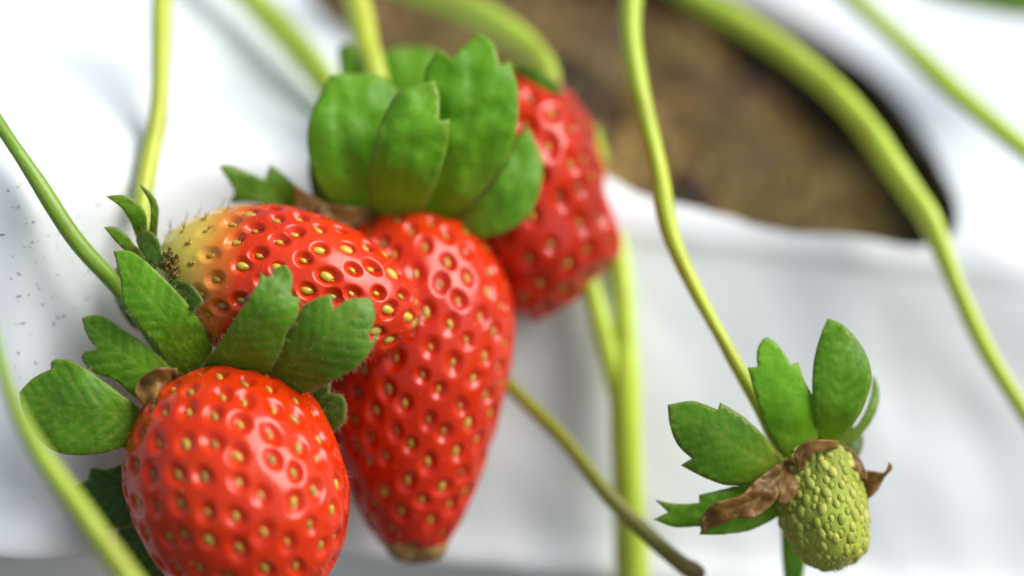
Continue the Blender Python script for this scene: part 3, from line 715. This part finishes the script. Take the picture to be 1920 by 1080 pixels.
# ------------------------------------------------------------------ small unripe strawberry
def green_berry():
    t = thing("unripe_strawberry", "small unripe pale green strawberry with browned sepal bases, hanging on its own stem", "strawberry", P(1520, 850, 29.0))
    berry(t, (1520, 842, 29.05), (1574, 1068, 28.55), [(0, 0), (0, .3), (.05, .45), (.2, .57), (.4, .60), (.6, .585), (.8, .50), (.93, .34), (1, 0)],
          M_green, M_seed_green, 300, dim=0.035, seedsize=(.082, .062), wob=0.10, seed=4.4, nu_=160, nv_=140, seed_out=0.25, styles=1, fuzz=1500, jit=.22, sizevar=.28, pit=(0.3, 1.0))
    def L(o, r, m=M_sep_bright, **k): return leaf("sepal", o, r, t, m, **{**dict(cup=0.3, grid=9), **k})
    L([(1252, 759, 1), (1299, 752), (1346, 768, 1), (1350, 755, 1), (1389, 778), (1427, 811), (1457, 849), (1500, 880), (1480, 910), (1440, 900), (1408, 906), (1365, 909), (1323, 896), (1277, 872, 1), (1298, 860, 1), (1271, 834), (1256, 797)],
      [(1490, 890, 28.9), (1420, 860, 28.5), (1350, 815, 28.3), (1256, 762, 28.4)], seed=1.2, m=M_sep)
    L([(1420, 655), (1436, 633), (1460, 648), (1483, 684, 1), (1496, 679, 1), (1507, 712), (1526, 749), (1534, 792), (1530, 835), (1520, 870), (1490, 870), (1464, 849), (1436, 801), (1417, 745), (1402, 689, 1), (1420, 688, 1)],
      [(1503, 862, 28.9), (1480, 780, 28.6), (1455, 710, 28.5), (1436, 637, 28.6)], seed=2.2)
    L([(1552, 597, 1), (1578, 608), (1606, 636), (1627, 674), (1633, 712), (1621, 759), (1598, 797), (1572, 830), (1545, 840), (1530, 815), (1526, 782), (1523, 726), (1526, 679), (1538, 631)],
      [(1550, 838, 28.9), (1568, 760, 28.5), (1578, 690, 28.45), (1555, 602, 28.6)], seed=3.2, cup=.4)
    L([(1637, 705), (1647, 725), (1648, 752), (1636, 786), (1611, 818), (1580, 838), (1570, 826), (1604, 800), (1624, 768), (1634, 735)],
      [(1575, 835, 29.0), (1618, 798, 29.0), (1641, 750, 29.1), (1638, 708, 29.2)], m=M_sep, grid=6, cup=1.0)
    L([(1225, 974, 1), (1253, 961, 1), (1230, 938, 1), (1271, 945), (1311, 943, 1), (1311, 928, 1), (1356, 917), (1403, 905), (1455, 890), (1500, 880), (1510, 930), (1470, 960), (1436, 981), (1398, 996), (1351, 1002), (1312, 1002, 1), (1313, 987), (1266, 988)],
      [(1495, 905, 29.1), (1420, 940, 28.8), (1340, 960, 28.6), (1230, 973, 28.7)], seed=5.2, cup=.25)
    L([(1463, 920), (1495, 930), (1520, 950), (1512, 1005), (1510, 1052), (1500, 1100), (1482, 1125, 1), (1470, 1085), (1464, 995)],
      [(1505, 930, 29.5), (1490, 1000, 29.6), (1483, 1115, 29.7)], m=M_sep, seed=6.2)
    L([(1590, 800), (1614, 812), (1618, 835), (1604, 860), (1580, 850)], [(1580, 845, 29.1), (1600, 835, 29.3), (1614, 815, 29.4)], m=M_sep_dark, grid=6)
    D = lambda o, r, **k: leaf("dried_petal", o, r, t, M_dry, **{**dict(cup=-.8, crumple=.17, grid=5), **k})
    D([(1313, 978, 1), (1332, 948), (1361, 936), (1389, 929), (1412, 905), (1436, 886), (1460, 872), (1466, 910), (1445, 948), (1412, 971), (1379, 971), (1346, 985), (1318, 998, 1)],
      [(1462, 890, 28.5), (1420, 935, 28.3), (1370, 955, 28.25), (1316, 988, 28.35)], seed=2)
    D([(1496, 884, 1), (1490, 849), (1512, 827), (1540, 824), (1570, 826, 1), (1568, 841), (1532, 846), (1514, 860), (1508, 880, 1)],
      [(1500, 876, 28.5), (1505, 848, 28.42), (1530, 836, 28.4), (1568, 832, 28.5)], seed=6, cup=0.4, crumple=.06)
    D([(1610, 885), (1639, 884), (1658, 885), (1668, 866, 1), (1673, 877), (1658, 897), (1644, 921), (1628, 936, 1), (1612, 915)],
      [(1612, 905, 29.0), (1638, 898, 28.9), (1669, 870, 28.8)], seed=8)
    D([(1570, 835), (1600, 845), (1622, 880), (1625, 900), (1600, 880)], [(1575, 840, 28.8), (1600, 862, 28.7), (1622, 896, 28.7)], seed=12)
    D([(1450, 880), (1480, 862), (1500, 880), (1490, 930), (1462, 945), (1452, 910)], [(1490, 880, 28.6), (1475, 905, 28.5), (1462, 940, 28.5)], seed=15)
    o, w_, rr = tube("stem", [(1205, -130, 31.4, 22), (1192, -60, 31.0, 22), (1184, 0, 30.7, 22), (1184, 80, 30.4, 21), (1203, 190, 30.1, 20), (1233, 310, 29.8, 19), (1255, 430, 29.6, 16), (1300, 535, 29.4, 14), (1360, 645, 29.2, 13), (1415, 745, 29.1, 13), (1462, 835, 29.05, 14), (1520, 852, 29.05, 18)], M_stem, t, n=110, seed=7)
    stem_hairs(w_, rr, 300, 0.08, o, 0.3, 1.0)
green_berry()

# ------------------------------------------------------------------ other stalks
def stalk(name, label, cat, pts, mat, seed, n=80, group="bare stalks over the film", branch=None):
    o, w_, rr = tube(name, pts, mat, None, n=n, seed=seed)
    tag(o, label, cat, group)
    if branch: tube("side_branch", branch, mat, o, n=40, seed=seed + 1)
    return o
stalk("leaf_stalk", "thick arching green stalk sweeping across the soil hole and down the film", "stalk",
      [(1130, -140, 36.0, 28), (1230, -60, 35.2, 24), (1300, -5, 34.6, 24), (1381, 40, 34.0, 25), (1475, 100, 33.3, 25), (1568, 176, 32.6, 24), (1625, 240, 32.2, 25), (1674, 311, 31.8, 25), (1715, 370, 31.6, 24), (1745, 415, 31.4, 22), (1775, 487, 31.2, 19), (1800, 550, 31.1, 17), (1852, 660, 31.0, 16), (1925, 778, 31.0, 15), (2000, 885, 31.2, 15)], M_stem_far, 11, n=110)
stalk("leaf_stalk", "thin pale green stalk crossing the plain white film beyond the arching stalk", "stalk",
      [(1450, -160, 36.4, 14), (1530, -70, 35.6, 14), (1602, 0, 34.4, 18), (1700, 88, 33.7, 18), (1778, 161, 33.1, 18), (1881, 249, 32.4, 18), (1990, 335, 31.8, 18)], M_stem_far, 13)
stalk("leaf_stalk", "upright forked yellow green stalk standing behind the knobbly berry", "stalk",
      [(1105, 250, 33.4, 16), (1140, 370, 32.6, 16), (1164, 490, 32.0, 17), (1172, 600, 31.7, 21), (1173, 720, 31.6, 28), (1176, 840, 31.6, 30), (1186, 1060, 31.7, 30), (1194, 1240, 31.8, 30)], M_stem_far, 17,
      branch=[(1070, 440, 32.0, 16), (1108, 545, 31.7, 19), (1132, 630, 31.6, 20), (1156, 720, 31.6, 20), (1170, 800, 31.65, 17)])
stalk("dead_stalk", "thin stalk turning from green to dry brown at its tip below the long berry", "stalk",
      [(850, 590, 31.9, 14), (900, 655, 31.5, 14), (962, 730, 31.0, 14), (1061, 828, 30.4, 15), (1142, 930, 30.0, 15), (1222, 1010, 29.8, 16), (1276, 1056, 29.6, 17), (1300, 1070, 29.6, 18), (1317, 1078, 29.6, 12)], M_stem_brown, 19)
stalk("leaf_stalk", "close yellow green stalk passing in front of the plump berry's leftmost sepals", "stalk",
      [(-60, 470, 26.0, 9), (-14, 620, 25.6, 10), (18, 735, 25.4, 13), (63, 830, 25.2, 17), (105, 892, 25.1, 19), (148, 950, 25.0, 20), (212, 1041, 24.9, 22), (290, 1150, 24.8, 23)], stem_mat("stem_near", (0.16, 0.36, 0.03), (0.36, 0.50, 0.03), (0.42, 0.52, 0.035)), 23)
stalk("leaf_stalk", "thick blurred green stalk on white film leading behind the long berry's upright sepals", "stalk",
      [(370, -120, 35.6, 26), (430, -45, 34.8, 27), (500, 25, 34.0, 27), (560, 90, 33.3, 27), (610, 155, 32.7, 25), (670, 240, 32.2, 22)], M_stem_far, 29)

lf = leaf("strawberry_leaf", [(1660, -40, 1), (1740, -6), (1800, 10, 1), (1860, 22), (1920, 32), (1990, 26, 1), (2050, -40), (2060, -140), (1960, -200), (1820, -190), (1720, -120)],
          [(2050, -150, 36), (1940, -90, 35.4), (1800, -50, 35), (1665, -38, 35)], None, M_sep, cup=.1, grid=14)
tag(lf, "dark green leaf edge reaching over the white film", "leaf")
